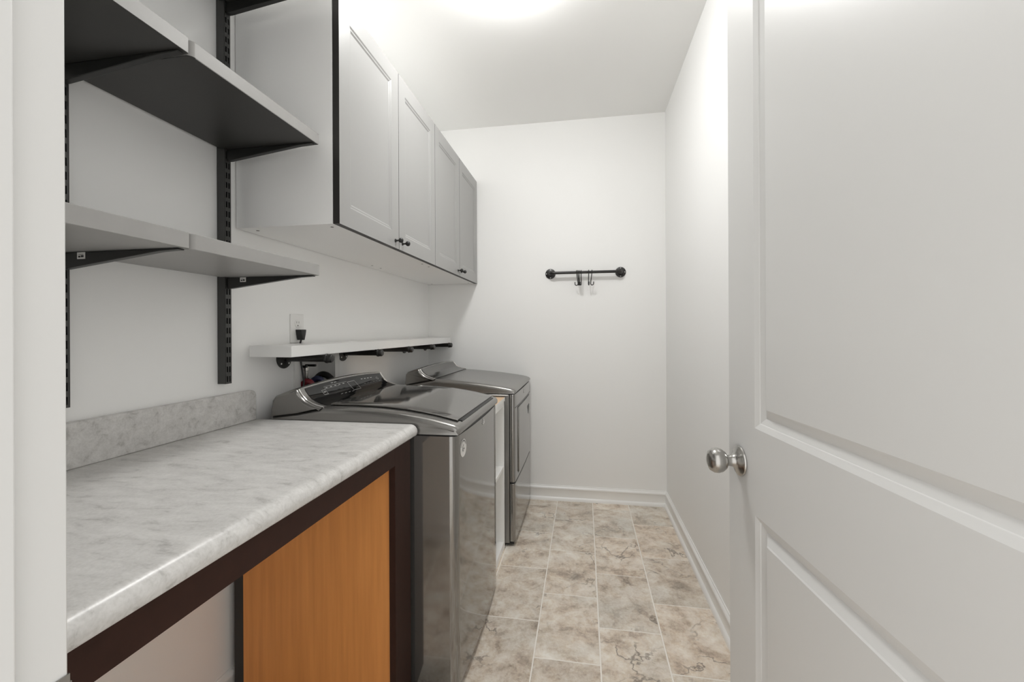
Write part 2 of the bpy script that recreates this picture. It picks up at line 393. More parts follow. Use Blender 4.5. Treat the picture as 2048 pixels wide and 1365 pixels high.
obj('latch_plate', MB().box(-0.0012, 0.001, 0.006, 0.029, kz - 0.028, kz + 0.028), 'nickel', door)
for hz in (0.25, 1.2, 2.2):
    obj('hinge', MB().lathe([(0, 0), (.006, 0), (.006, .09), (0, .09)], (DW + 0.004, 0.004, hz), (0, 0, 1), 12), 'nickel', door)

# ================================================================== LAMP
lamp = thing('ceiling_lamp', 'round flush ceiling lamp with lit opal glass just above the picture', 'lamp', (*LAMP_AT, ZC))
obj('pan', MB().lathe([(0, 0), (.165, 0), (.165, .018), (0, .018)], (*LAMP_AT, ZC - 0.0005), (0, 0, -1), 48), 'trim', lamp)
obj('glass_bowl', MB().lathe([(.155, .019), (.153, .034), (.138, .058), (.10, .077), (.05, .086), (0, .089)], (*LAMP_AT, ZC), (0, 0, -1), 48), 'lampglass', lamp)

# ================================================================== COUNTER
CF, CZ, CE = -0.549, 0.9155, 1.358
top = thing('laminate_countertop', 'grey slate look laminate countertop with backsplash along the left wall', 'countertop', (-0.85, 0.8, 0.878))
r = 0.024
prof = [(XL + 0.002, 0.878), (CF - 0.008, 0.878), (CF - 0.003, 0.8795)] + arc(CF - r, CZ - r, r, 0, 90, 8)[0:] + [(XL + 0.002, CZ)]
mb = MB().prism(prof, 'y', YN + 0.002, CE)
obj('worktop', mb, 'laminate', top, bevel=0.003)
bs = [(XL + 0.002, CZ), (XL + 0.021, CZ), (XL + 0.021, CZ + 0.100), (XL + 0.017, CZ + 0.106), (XL + 0.002, CZ + 0.106)]
mb = MB()
y1 = CE - 0.008; rr = 0.022
outline = [(YN + 0.002, CZ), (y1, CZ)] + arc(y1 - rr, CZ + 0.107 - rr, rr, 0, 90, 7) + [(YN + 0.002, CZ + 0.107)]
mb.prism(outline, 'x', XL + 0.002, XL + 0.021)
obj('backsplash', mb, 'laminate', top, bevel=0.003)

sup = thing('counter_support', 'dark stained counter front rail and end post with an orange wood panel', 'support', (-0.85, 1.3, 0))
obj('front_rail', MB().box(CF - 0.045, CF - 0.025, YN + 0.002, 1.236, 0.813, 0.8775), 'darkwood', sup)
obj('stile', MB().box(CF - 0.045, CF - 0.025, 1.2365, 1.352, 0.0, 0.8775), 'darkwood', sup)
obj('end_panel', MB().box(-1.113, CF - 0.046, 1.245, 1.257, 0.062, 0.8775), 'maple', sup)
obj('scribe_strip', MB().box(XL + 0.024, -1.1135, 1.245, 1.257, 0.0, 0.8775), 'dark_edge', sup)
obj('toe_strip', MB().box(-1.113, CF - 0.046, 1.247, 1.257, 0.0, 0.0615), 'dark_edge', sup)
obj('back_frame', MB().box(-1.113, CF - 0.046, 1.340, 1.352, 0.0, 0.8775), 'darkwood', sup)

# ================================================================== WALL CABINETS
CX0, CXB, CXF = XL + 0.004, -0.8065, -0.7835
CZ0, CZ1 = 1.580, 2.340
PITCH = 0.4565
CPROF = [(0, 0), (.0055, -.0030), (.0105, -.0032), (.0165, -.0066), (.0175, -.0066)]
def cabinet(y0, label):
    y1 = y0 + 2 * PITCH
    t = thing('wall_cabinet', label, 'cabinet', (-0.98, (y0 + y1) / 2, CZ0), 'pair of wall cabinets')
    body = obj('carcass', MB().box(CX0, CXB - 0.0015, y0 + 0.0006, y1 - 0.0006, CZ0, CZ1), 'cab', t, bevel=0.0008, bseg=1)
    for hx in (-1.118, -0.836):
        for hy in (y0 + 0.042, y1 - 0.055):
            obj('screw_hole', MB().lathe([(0, 0), (.0055, 0), (.0055, .0006), (0, .0006)], (hx, hy, CZ0 + 0.0002), (0, 0, -1), 14), 'dark_edge', body)
    for k in range(2):
        a, b_ = y0 + k * PITCH + 0.0016, y0 + (k + 1) * PITCH - 0.0016
        mb = MB(); ia, ib, va, vb = a + .066, b_ - .066, CZ0 + .068, CZ1 - .067
        X = CXF
        mb.face(((X, a, CZ0), (X, ia, CZ0), (X, ia, CZ1), (X, a, CZ1))); mb.face(((X, ib, CZ0), (X, b_, CZ0), (X, b_, CZ1), (X, ib, CZ1)))
        mb.face(((X, ia, CZ0), (X, ib, CZ0), (X, ib, va), (X, ia, va))); mb.face(((X, ia, vb), (X, ib, vb), (X, ib, CZ1), (X, ia, CZ1)))
        B = CXB
        mb.face(((B, a, CZ0), (X, a, CZ0), (X, a, CZ1), (B, a, CZ1)), 1); mb.face(((B, b_, CZ0), (B, b_, CZ1), (X, b_, CZ1), (X, b_, CZ0)), 1)
        mb.face(((B, a, CZ0), (B, b_, CZ0), (X, b_, CZ0), (X, a, CZ0)), 1); mb.face(((B, a, CZ1), (X, a, CZ1), (X, b_, CZ1), (B, b_, CZ1)), 1)
        mb.face(((B, a, CZ0), (B, a, CZ1), (B, b_, CZ1), (B, b_, CZ0)), 1)
        panel_rings(mb, ia, ib, va, vb, CPROF, lambda u, v, h: (X + h, u, v))
        d = obj('door', mb, ['cabdoor', 'dark_edge'], t, smooth=False)
        ky = b_ - 0.034 if k == 0 else a + 0.034
        kb = MB().lathe([(0, 0), (.0075, 0), (.0075, .002), (.004, .004), (.0036, .013), (.0055, .0155), (.0098, .020), (.0112, .025), (.0095, .031), (.005, .0345), (0, .0355)], (X, ky, CZ0 + 0.031), (1, 0, 0), 24)
        obj('knob', kb, 'black_metal', d)['label'] = 'small round black knob'
    return t
cabinet(1.2807, 'white wall cabinet with two pale grey doors, nearer the shelves')
cabinet(1.2807 + 2 * PITCH, 'white wall cabinet with two pale grey doors, beside the far wall')

# ================================================================== UPRIGHT SHELVING
def upright(y0, y1, z0, z1, label):
    """hollow channel with two columns of real slots"""
    mb = MB(); xf = XL + 0.030; xb = XL + 0.0005; th = 0.0012
    mb.box(xb, xf, y0, y0 + th, z0, z1); mb.box(xb, xf, y1 - th, y1, z0, z1)
    w_ = y1 - y0; cols = [0, .19, .40, .60, .81, 1.0]; ys = [y0 + w_ * c for c in cols]
    z = z0; pitch, slot = 0.0315, 0.0185
    zz = [z0]
    while zz[-1] + pitch < z1: zz.append(zz[-1] + pitch)
    for k in (0, 2, 4): mb.face(((xf, ys[k], z0), (xf, ys[k + 1], z0), (xf, ys[k + 1], z1), (xf, ys[k], z1)))
    for k in (1, 3):
        for q, a in enumerate(zz):
            b_ = zz[q + 1] if q + 1 < len(zz) else z1
            s0 = min(a + 0.006, b_); s1 = min(a + 0.006 + slot, b_)
            for lo, hi in ((a, s0), (s1, b_)):
                if hi - lo > 1e-4: mb.face(((xf, ys[k], lo), (xf, ys[k + 1], lo), (xf, ys[k + 1], hi), (xf, ys[k], hi)))
    mb.box(xb, xb + th, y0 + th, y1 - th, z0, z1)
    return tag(obj('shelf_upright', mb, 'upright', smooth=False, fix=False), label, 'upright', 'slotted shelf uprights')
upright(1.2075, 1.2315, 1.059, 2.62, 'slotted black metal upright beside the wall cabinets')
upright(0.760, 0.784, 1.059, 2.62, 'slotted black metal upright beside the left door frame')

SF = -0.826
def bracket(yc, zb, label, tagged=True):
    """tapered bracket under a shelf, hooked into an upright"""
    t = thing('shelf_bracket', label, 'bracket', (XL + 0.031, yc, zb - 0.035), 'tapered shelf brackets')
    x0 = XL + 0.0315; h = 0.0365
    a = MB(); pr = [(x0, zb - h), (x0 + 0.012, zb - h), (SF - 0.055, zb - 0.006), (SF - 0.008, zb - 0.004), (SF - 0.008, zb - 0.0012), (x0, zb - 0.0012)]
    a.prism(pr, 'y', yc - 0.0075, yc + 0.0075)
    obj('arm', a, 'black_metal', t, bevel=0.0015)
    obj('hook', MB().box(x0 - 0.006, x0 + 0.001, yc - 0.0074, yc - 0.0050, zb - h + 0.006, zb - 0.006), 'black_metal', t)
    if tagged:
        y = yc - 0.0078
        g = obj('price_tag', MB().box(XL + 0.080, XL + 0.101, y - 0.0008, y, zb - 0.0165, zb - 0.002), 'tag', t); g['label'] = 'small white paper tag'
        m = MB(); m.box(XL + 0.0835, XL + 0.089, y - 0.0011, y - 0.0006, zb - 0.0135, zb - 0.0095); m.box(XL + 0.0905, XL + 0.0975, y - 0.0011, y - 0.0006, zb - 0.0130, zb - 0.0085); m.box(XL + 0.084, XL + 0.097, y - 0.0011, y - 0.0006, zb - 0.0072, zb - 0.0062)
        pm = obj('print', m, 'black', g); pm.location = (0, 0, 0)
    return t
LZ, UZ, TZ = 1.4045, 1.8195, 2.2975
bracket(1.2205, LZ, 'black tapered bracket under the lower shelf, near the wall cabinet')
bracket(0.772, LZ, 'black tapered bracket under the lower shelf, near the door frame')
bracket(1.2205, UZ, 'black tapered bracket under the upper shelf, near the wall cabinet', False)
bracket(0.772, UZ, 'black tapered bracket under the upper shelf, near the door frame', False)
bracket(1.2205, TZ, 'black tapered bracket at the top of the picture', False)

def board(y0, y1, zb, label, right, face):
    xb = XL + 0.014; xn = XL + 0.0335; rr = 0.012
    if right:
        poly = [(SF, y1)] + [(xn, y1), (xn, 1.2055), (xb, 1.2055), (xb, 0.793), (xn, 0.793), (xn, y0)] + arc(SF - rr, y0 + rr, rr, 270, 360, 6)
    else:
        poly = [(SF, y0), (SF, y1), (xn, y1), (xn, 0.758), (xb, 0.758), (xb, y0)]
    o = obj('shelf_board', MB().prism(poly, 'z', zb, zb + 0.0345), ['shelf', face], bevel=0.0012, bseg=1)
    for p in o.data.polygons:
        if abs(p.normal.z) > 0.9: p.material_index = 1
    return tag(o, label, 'shelf', 'grey shelves on uprights')
board(0.788, 1.236, LZ, 'lower grey laminate shelf, right board ending below the wall cabinet', True, 'shelf')
board(YN + 0.003, 0.7835, LZ, 'lower grey laminate shelf, left board running behind the door frame', False, 'shelf')
board(0.788, 1.236, UZ, 'upper grey shelf with underside shade painted in, right board in front of the cabinet side', True, 'shelf_shade')
board(YN + 0.003, 0.7835, UZ, 'upper grey shelf with underside shade painted in, left board by the door frame', False, 'shelf_shade')
board(0.788, 1.236, TZ, 'topmost grey shelf just cut by the upper picture edge', True, 'shelf_shade')

# ================================================================== PIPE SHELF
PZ = 1.139
tag(obj('pipe_shelf_board', MB().box(XL + 0.016, -0.990, 1.3225, 3.103, PZ, PZ + 0.040), 'white', bevel=0.0015), 'long thick white shelf board above the washer and dryer', 'shelf')
ords = ['nearest the shelf end', 'second from the shelf end', 'third from the shelf end', 'second from the far corner', 'nearest the far corner']
for k, py in enumerate((1.516, 1.935, 2.305, 2.665, 3.040)):
    t = thing('pipe_bracket', 'black iron pipe bracket under the white shelf, ' + ords[k], 'bracket', (XL, py, PZ - 0.03), 'iron pipe brackets')
    pz = PZ - 0.0158
    fl = obj('flange', MB().lathe([(0, 0), (.041, 0), (.0415, .003), (.040, .0065), (.022, .009), (.0155, .012), (.0155, .022), (0, .022)], (XL, py, pz), (1, 0, 0), 32), 'iron', t)
    for ang in (45, 135, 225, 315):
        q = (XL + 0.0066, py + 0.030 * math.cos(math.radians(ang)), pz + 0.030 * math.sin(math.radians(ang)))
        obj('screw', MB().lathe([(0, 0), (.0042, 0), (.003, .002), (0, .0024)], q, (1, 0, 0), 10), 'screw', fl)
    obj('pipe', MB().lathe([(0, 0), (.0135, 0), (.0135, .185), (0, .185)], (XL + 0.012, py, pz), (1, 0, 0), 20), 'iron', t)
    obj('end_cap', MB().lathe([(0, 0), (.0175, 0), (.0185, .002), (.0185, .006), (.0168, .008), (.0166, .022), (.013, .027), (0, .029)], (XL + 0.184, py, pz), (1, 0, 0), 24), 'iron', t)

# ================================================================== OUTLET, PLUG, VALVE BOX, HOSES
t = thing('wall_outlet', 'white wall outlet plate above the white pipe shelf', 'outlet', (XL, 1.593, 1.18))
obj('plate', MB().box(XL + 0.0003, XL + 0.0055, 1.5525, 1.634, 1.1815, 1.300), 'plate', t, bevel=0.002)
for zc in (1.2605, 1.2215):
    o = obj('receptacle', MB().lathe([(0, 0), (.0168, 0), (.0168, .002), (0, .002)], (XL + 0.0052, 1.5935, zc), (1, 0, 0), 28), 'plate', t)
    s = MB(); s.box(XL + 0.0071, XL + 0.0076, 1.5860, 1.5876, zc + 0.001, zc + 0.009); s.box(XL + 0.0071, XL + 0.0076, 1.5990, 1.6006, zc + 0.001, zc + 0.009)
    s.lathe([(0, 0), (.0026, 0), (.0026, .0006), (0, .0006)], (XL + 0.0071, 1.5935, zc - 0.008), (1, 0, 0), 10)
    obj('slot_marks', s, 'dark_edge', o, smooth=False)['kind'] = 'stuff'
pl = thing('power_plug', 'black power plug with its cord in the wall outlet', 'plug', (XL + 0.012, 1.5935, 1.19))
mb = MB(); zt, zb2 = 1.236, 1.205
mb.grid([[(x, 1.5935 + y * wdt, z) for x, y in ((XL + .0078, -1), (XL + .034, -1), (XL + .036, 0), (XL + .034, 1), (XL + .0078, 1))] for z, wdt in ((zb2 - 0.012, .006), (zb2 - 0.004, .0085), (zb2 + .012, .0135), (zt - .003, .0165), (zt, .0155))], close=True, caps=True)
obj('plug_body', mb, 'black', pl, bevel=0.0015)
pts = [(XL + .022, 1.5935, 1.195), (XL + .018, 1.594, 1.183), (XL + .0105, 1.598, 1.165), (XL + .009, 1.606, 1.12), (XL + .012, 1.612, 1.07), (XL + .02, 1.612, 1.02), (XL + .024, 1.600, 0.96), (XL + .02, 1.59, 0.80)]
obj('cord', MB().tube(pts, 0.0036, 10), 'black', pl)

bx = thing('washer_valve_box', 'white framed recessed valve box in the wall behind the washer', 'valve box', (XL, 1.737, BZ0))
mb = MB(); fo = 0.037; xf = XL + 0.006
rings = [[(x, a, c), (x, b_, c), (x, b_, d), (x, a, d)] for x, a, b_, c, d in ((XL + .0003, BY0 - fo, BY1 + fo, BZ0 - fo, BZ1 + .012), (xf, BY0 - fo, BY1 + fo, BZ0 - fo, BZ1 + .012), (xf, BY0, BY1, BZ0, BZ1), (XL - .001, BY0, BY1, BZ0, BZ1))]
for A, B in zip(rings, rings[1:]):
    for k in range(4): mb.face((A[k], A[(k + 1) % 4], B[(k + 1) % 4], B[k]))
obj('face_frame', mb, 'plate', bx, smooth=False)
mb = MB(); e = 0.0015; xr = XL - 0.085
A = [(XL - .001, BY0 + e, BZ0 + e), (XL - .001, BY1 - e, BZ0 + e), (XL - .001, BY1 - e, BZ1 - e), (XL - .001, BY0 + e, BZ1 - e)]; Bk = [(xr, *p[1:]) for p in A]
for k in range(4): mb.face((A[k], A[(k + 1) % 4], Bk[(k + 1) % 4], Bk[k]))
mb.face(Bk)
obj('recess', mb, 'plate', bx, smooth=False)
for vy in (1.645, 1.705):
    v = MB(); v.lathe([(0, 0), (.011, 0), (.011, .02), (.008, .022), (.008, .05), (.0125, .052), (.0125, .066), (0, .066)], (XL - 0.035, vy, 1.075), (0, 0, -1), 16)
    vv = obj('valve', v, 'nickel', bx)
    obj('lever', MB().box(XL - 0.038, XL + 0.012, vy - 0.006, vy + 0.006, 1.074, 1.084), 'black', vv, bevel=0.002)
def hose(name, mat, label, pts, rad):
    c = [Vector(p) for p in pts]; out = []
    for i in range(len(c) - 1):
        p0, p1, p2, p3 = c[max(i - 1, 0)], c[i], c[i + 1], c[min(i + 2, len(c) - 1)]
        for k in range(8):
            t_ = k / 8
            out.append(0.5 * ((2 * p1) + (-p0 + p2) * t_ + (2 * p0 - 5 * p1 + 4 * p2 - p3) * t_ ** 2 + (-p0 + 3 * p1 - 3 * p2 + p3) * t_ ** 3))
    out.append(c[-1])
    return tag(obj(name, MB().tube(out, rad, 12), mat), label, 'hose', 'washer hoses')
hose('red_hose', 'red', 'dark red water hose behind the washer console', [(XL - .035, 1.645, 1.009), (XL - .022, 1.645, .998), (XL + .012, 1.648, 1.016), (XL + .032, 1.656, .992), (XL + .034, 1.660, .90), (XL + .034, 1.660, .75)], .012)
hose('blue_hose', 'blue', 'dark blue water hose behind the washer console', [(XL - .035, 1.705, 1.009), (XL - .022, 1.705, .998), (XL + .012, 1.710, 1.022), (XL + .033, 1.722, 1.002), (XL + .036, 1.728, .92), (XL + .036, 1.728, .75)], .012)
hose('drain_hose', 'black', 'thick black drain hose arching into the valve box', [(XL - .060, 1.800, .93), (XL - .052, 1.798, 1.0), (XL - .02, 1.796, 1.030), (XL + .016, 1.798, 1.018), (XL + .034, 1.802, .97), (XL + .034, 1.802, .75)], .0145)

# ================================================================== WASHER AND DRYER
def loft(mb, prof, y0, y1, r, fixed_z=(), seg=5, crown=None, mi=0):
    """closed profile (x, z), counter-clockwise seen from -y, swept along y with rounded ends"""
    n = len(prof); nr = []
    for i in range(n):
        a, b_ = prof[i - 1], prof[(i + 1) % n]; dx, dz = b_[0] - a[0], b_[1] - a[1]; L = math.hypot(dx, dz) or 1; nr.append((dz / L, -dx / L))
    rows = []
    ysec = [(y0 + r * (1 - math.cos(math.pi / 2 * k / seg)), r * (1 - math.sin(math.pi / 2 * k / seg))) for k in range(seg + 1)]
    mid = [(y0 + r + (y1 - y0 - 2 * r) * k / 10, 0) for k in range(1, 10)]
    ysec = ysec + mid + [(y0 + y1 - a, b_) for a, b_ in ysec[::-1]]
    for y, off in ysec:
        row = []
        for i, (x, z) in enumerate(prof):
            xx = x - nr[i][0] * off; z2 = z if i in fixed_z else z - nr[i][1] * off
            if crown: z2 += crown(y, z2)
            row.append((xx, y, z2))
        rows.append(row)
    mb.grid(rows, mi, close=True, caps=True)
    return mb

def body_plan(xb, xf, y0, y1, r, bow):
    front = []
    a0 = arc(0, 0, r, 270, 360, 6)
    pts = [(xb, y1), (xb, y0)]
    pts += [(xf - r + px, y0 + r + py) for px, py in a0]
    n = 8
    for k in range(1, n):
        tt = k / n; pts.append((xf + bow * (1 - (2 * tt - 1) ** 2), y0 + r + (y1 - y0 - 2 * r) * tt))
    pts += [(xf - r + px, y1 - r + py) for px, py in arc(0, 0, r, 0, 90, 6)]
    return pts

def appliance(t, Y0, Y1, XB, deck, seam, facep, back, crown_h, panel_mat, panel_y, base_z):
    """shared top: deck shell, console with face panel and silver trim"""
    shell = seam[::-1]
    prof = [(XB, deck[0][1] - 0.006)] + deck + seam          # bottom back, front going up, seam to the back
    loft_bottom = (0, 1)
    mb = MB(); loft(mb, prof, Y0, Y1, 0.020, fixed_z=(0, 1))
    obj('top_shell', mb, 'steel_satin', t)
    yc, hw = (Y0 + Y1) / 2, (Y1 - Y0) / 2; zf0 = facep[0][1]; span = facep[-1][1] - zf0
    cr = lambda y, z: crown_h * (1 - ((y - yc) / hw) ** 2) * max(0.0, (z - zf0) / span)
    g = 0.0012
    lower = [(x, z + g) for x, z in seam[::-1]]              # console underside, back to front
    prof = lower + facep + back
    mb = MB(); loft(mb, prof, Y0 + 0.001, Y1 - 0.001, 0.012, crown=cr, fixed_z=tuple(range(len(lower))))
    con = obj('console', mb, 'steel_satin', t)
    nf = normals2(facep)
    def fp(y, s, lift):
        i = s * (len(facep) - 1); k = min(int(i), len(facep) - 2); q = i - k
        x = facep[k][0] * (1 - q) + facep[k + 1][0] * q; z = facep[k][1] * (1 - q) + facep[k + 1][1] * q
        nx = nf[k][0] * (1 - q) + nf[k + 1][0] * q; nz = nf[k][1] * (1 - q) + nf[k + 1][1] * q
        return (x + nx * lift, y, z + cr(y, z) + nz * lift)
    def strip(ya, yb, s0, s1, lift, ny=14, ns=14):
        m = MB(); m.grid([[fp(ya + (yb - ya) * i / ny, s0 + (s1 - s0) * j / ns, lift) for j in range(ns + 1)] for i in range(ny + 1)]); return m
    pa, pb = panel_y
    obj('console_panel', strip(pa, pb, 0.02, 0.955, 0.0016, 24, 18), panel_mat, con)
    tr = MB()
    for ya, yb in ((Y0 + 0.013, Y0 + 0.020), (Y1 - 0.020, Y1 - 0.013)):
        tr.tube([fp((ya + yb) / 2, s / 16, 0.0012) for s in range(17)], 0.0030, 8)
    tr.tube([fp(Y0 + 0.0165 + (Y1 - Y0 - 0.033) * k / 20, 1.0, 0.0005) for k in range(21)], 0.0016, 8)
    obj('console_trim', tr, 'silver', con)
    return con, fp

# --- washer
WY0, WY1, WXB, WXF = 1.372, 2.027, -1.115, -0.418
wash = thing('washing_machine', 'dark grey top load washing machine with glossy lid beside the countertop', 'washer', (-0.76, 1.70, 0))
mb = MB(); mb.prism(body_plan(WXB, WXF, WY0, WY1, 0.030, 0.010), 'z', 0.030, 0.8735)
wbody = obj('body', mb, 'steel', wash)
obj('seam_gap', MB().prism(body_plan(WXB + .01, WXF - 0.006, WY0 + 0.006, WY1 - 0.006, 0.026, 0.010), 'z', 0.8725, 0.8835), 'black', wash)
for fx in (-1.06, -0.48):
    for fy in (WY0 + 0.06, WY1 - 0.06):
        obj('foot', MB().lathe([(0, 0), (.022, 0), (.022, .008), (.009, .010), (.009, .0305), (0, .0305)], (fx, fy, 0), (0, 0, 1), 16), 'black', wash)
deck = [(-.413, .880), (-.409, .890), (-.4105, .899), (-.418, .9075), (-.434, .9130), (-.456, .9180), (-.505, .9290), (-.555, .9375), (-.62, .9465), (-.70, .9535), (-.80, .9570), (-.915, .9570)]
seam = [(-.93, .9525), (-1.008, .936), (WXB, .922)]
facep = [(-.915, .9575), (-.94, .9625), (-.96, .9693), (-.98, .9790), (-.995, .9930), (-1.005, 1.0060), (-1.012, 1.018)]
back = [(-1.022, 1.0215), (-1.05, 1.013), (-1.096, .9960), (-1.110, .980)]
con, fp = appliance(wash, WY0, WY1, WXB, deck, seam, facep, back, 0.014, 'blackgloss', (1.419, 1.999), 0.02)
# lid: follows the deck between x = -.433 and -.912
top_pts = [p for p in deck if -.913 < p[0] < -.43] ; top_pts = [(-.4325, .9128)] + top_pts[1:] + [(-.911, .9572)]
nn = normals2(top_pts)
up = [(p[0] + n_[0] * .0075, p[1] + n_[1] * .0075) for p, n_ in zip(top_pts, nn)]; dn = [(p[0] + n_[0] * .0012, p[1] + n_[1] * .0012) for p, n_ in zip(top_pts, nn)]
mb = MB(); loft(mb, up + dn[::-1], 1.428, 1.986, 0.004, seg=3)
lid = obj('lid', mb, 'lid', wash)
mb = MB(); loft(mb, [(-.4335, .9155), (-.4235, .9128), (-.4215, .9095), (-.4335, .9125)][::-1], 1.452, 1.972, 0.002, seg=2)
obj('lid_gap_shade', mb, 'black', lid)  # black strip standing in for the shade below the lid's front edge
# printed controls on the console
def stroke(m, a, b_, wd=0.0016, lift=0.0024):
    (ya, sa), (yb, sb) = a, b_; A, B = Vector(fp(ya, sa, lift)), Vector(fp(yb, sb, lift)); d = (B - A).normalized()
    nrm = (Vector(fp(ya, sa, lift + .01)) - A).normalized(); side = d.cross(nrm) * wd / 2
    m.face((A - side, B - side, B + side, A + side))
mk = MB()
def rect(m, y0, y1, s0, s1, wd=0.0014):
    for a, b_ in (((y0, s0), (y1, s0)), ((y1, s0), (y1, s1)), ((y1, s1), (y0, s1)), ((y0, s1), (y0, s0))): stroke(m, a, b_, wd)
rect(mk, 1.685, 1.742, .39, .755); rect(mk, 1.497, 1.521, .51, .68)
stroke(mk, (1.503, .60), (1.516, .60), .004)
for k in range(5): stroke(mk, (1.528 + k * .030, .735), (1.541 + k * .030, .735), .0035)
stroke(mk, (1.522, .79), (1.682, .79), .0010); stroke(mk, (1.522, .70), (1.62, .70), .0009); stroke(mk, (1.522, .70), (1.522, .79), .001)
for a in ((1.575, 1.590), (1.596, 1.614)): stroke(mk, (a[0], .87), (a[1], .87), .003)
for k in range(4): stroke(mk, (1.800 + k * .028, .76), (1.815 + k * .028, .76), .003)
for k in range(8):
    a0, a1 = k * math.pi / 4, (k + 1) * math.pi / 4
    stroke(mk, (1.945 + .010 * math.cos(a0), .68 + .06 * math.sin(a0)), (1.945 + .010 * math.cos(a1), .68 + .06 * math.sin(a1)), .0012)
o = obj('control_print', mk, 'mark', con, smooth=False, fix=False); o['kind'] = 'stuff'; o['label'] = 'pale printed control symbols and display outline'
mk = MB()
for k in range(4): stroke(mk, (1.58 + k * .028, .36), (1.596 + k * .028, .37), .0025)
for k in range(6): stroke(mk, (1.80 + k * .028, .55), (1.815 + k * .028, .55), .002)
o = obj('control_print', mk, 'dimmark', con, smooth=False, fix=False); o['kind'] = 'stuff'
# round sticker and swirl emblem on the front
def front_x(y): 
    tt = (y - WY0 - .03) / (WY1 - WY0 - .06); return WXF + 0.010 * (1 - (2 * tt - 1) ** 2)
def disc_on_front(m, yc, zc, r0, r1, lift, a0=0, a1=360, n=28, sy=1.0):
    for k in range(n):
        p, q = math.radians(a0 + (a1 - a0) * k / n), math.radians(a0 + (a1 - a0) * (k + 1) / n)
        P = lambda r_, a: (front_x(yc + sy * r_ * math.cos(a)) + lift, yc + sy * r_ * math.cos(a), zc + r_ * math.sin(a))
        m.face((P(r0, p), P(r1, p), P(r1, q), P(r0, q)))
st = obj('sticker', (lambda m: (disc_on_front(m, 1.439, .8205, .0005, .031, .0007), m)[1])(MB()), 'tag', wash, smooth=False); st['label'] = 'round pale sticker with a dark symbol'
m = MB(); L = .0011
for k in range(14):
    a = 20 + k * 10.6; disc_on_front(m, 1.439, .8205, .0225, .0275, L, a, a + 6, 1)
for y0_, z0_, y1_, z1_, wd in ((1.4400, .8325, 1.4335, .8265, .0042), (1.4335, .8265, 1.4300, .8180, .0046), (1.4300, .8180, 1.4335, .8095, .0046), (1.4370, .8155, 1.4450, .8190, .0040), (1.4450, .8190, 1.4480, .8150, .0036), (1.4335, .8095, 1.4390, .8120, .003)):
    d = Vector((0, y1_ - y0_, z1_ - z0_)).normalized(); sd = Vector((0, -d.z, d.y)) * wd / 2; A, B = Vector((front_x(y0_) + L, y0_, z0_)), Vector((front_x(y1_) + L, y1_, z1_))
    m.face((A - sd, B - sd, B + sd, A + sd))
obj('sticker_print', m, 'black', st, smooth=False, fix=False)['kind'] = 'stuff'
def emblem(parent, yc, zc, fx, sc=1.0):
    m = MB(); L = .0016
    def P(y, z): return Vector((fx(yc + y * sc) + L, yc + y * sc, zc + z * sc))
    pts = [(0.020 * math.cos(math.radians(a)) * (1 - i * .02), 0.011 * math.sin(math.radians(a)) * (1 - i * .01)) for i, a in enumerate(range(-160, 110, 18))]
    m.tube([P(*p) for p in pts], [.0006 + .0011 * math.sin(math.pi * i / (len(pts) - 1)) for i in range(len(pts))], 6)
    m.tube([P(-.004, .019), P(.0005, .0), P(.002, -.017)], [.0006, .0014, .0006], 6)
    m.tube([P(-.016, .004), P(-.004, .001), P(.010, .009)], [.0006, .0012, .0006], 6)
    o = obj('emblem', m, 'emblem', parent); o['label'] = 'small silver swirl emblem'; return o
emblem(wbody, 1.7035, 0.857, front_x, 0.9)

# --- dryer
DY0, DY1, DXB, DXF = 2.390, 3.086, -1.048, -0.388
dry = thing('clothes_dryer', 'dark grey front load dryer standing against the far wall', 'dryer', (-0.72, 2.74, 0))
obj('body', MB().box(DXB, DXF - 0.032, DY0, DY1, 0.018, 0.864), 'steel_side', dry, bevel=0.006)
def front_panel(name, z0, z1, parent, holes=None):
    mb = MB(); mb.prism(body_plan(DXF - 0.0285, DXF, DY0 + 0.0005, DY1 - 0.0005, 0.014, 0.004), 'z', z0, z1)
    return obj(name, mb, 'steel', parent, bevel=0.002)
fup = front_panel('front_panel', 0.366, 0.864, dry)
front_panel('toe_panel', 0.030, 0.357, dry)
obj('seam_gap', MB().box(DXB + .02, DXF - 0.008, DY0 + 0.006, DY1 - 0.006, 0.014, 0.871), 'black', dry)
for fx in (-1.0, -0.45):
    for fy in (DY0 + 0.06, DY1 - 0.06):
        obj('foot', MB().lathe([(0, 0), (.022, 0), (.022, .008), (.009, .010), (.009, .0145), (0, .0145)], (fx, fy, 0), (0, 0, 1), 16), 'black', dry)
dfx = lambda y: DXF + 0.004 * (1 - (2 * (y - DY0 - .014) / (DY1 - DY0 - .028) - 1) ** 2)
# door: dark joint, slab with scooped handle
def on_front(mb, ya, yb, za, zb, lift0, lift1, n=8, mi=0):
    rows = []
    for k in range(n + 1):
        y = ya + (yb - ya) * k / n; rows.append([(dfx(y) + lift0, y, za), (dfx(y) + lift1, y, za), (dfx(y) + lift1, y, zb), (dfx(y) + lift0, y, zb)])
    mb.grid(rows, mi, close=True, caps=True); return mb
obj('door_joint', on_front(MB(), 2.492, 3.010, .388, .782, -.002, .0006), 'black', fup)
dd = obj('door', on_front(MB(), 2.498, 3.004, .394, .776, -.002, .0065), 'steel', dry, bevel=0.003)
obj('handle_scoop', MB().prism([(2.835, .722), (2.955, .722), (2.948, .690), (2.930, .664), (2.905, .658), (2.870, .690)], 'x', dfx(2.92) + .005, dfx(2.92) + .0072), 'black', dd)
obj('trim_line', on_front(MB(), 2.40, 3.076, .786, .7885, -.001, .0009), 'black', fup)
emblem(fup, 2.735, 0.838, dfx, 0.9)
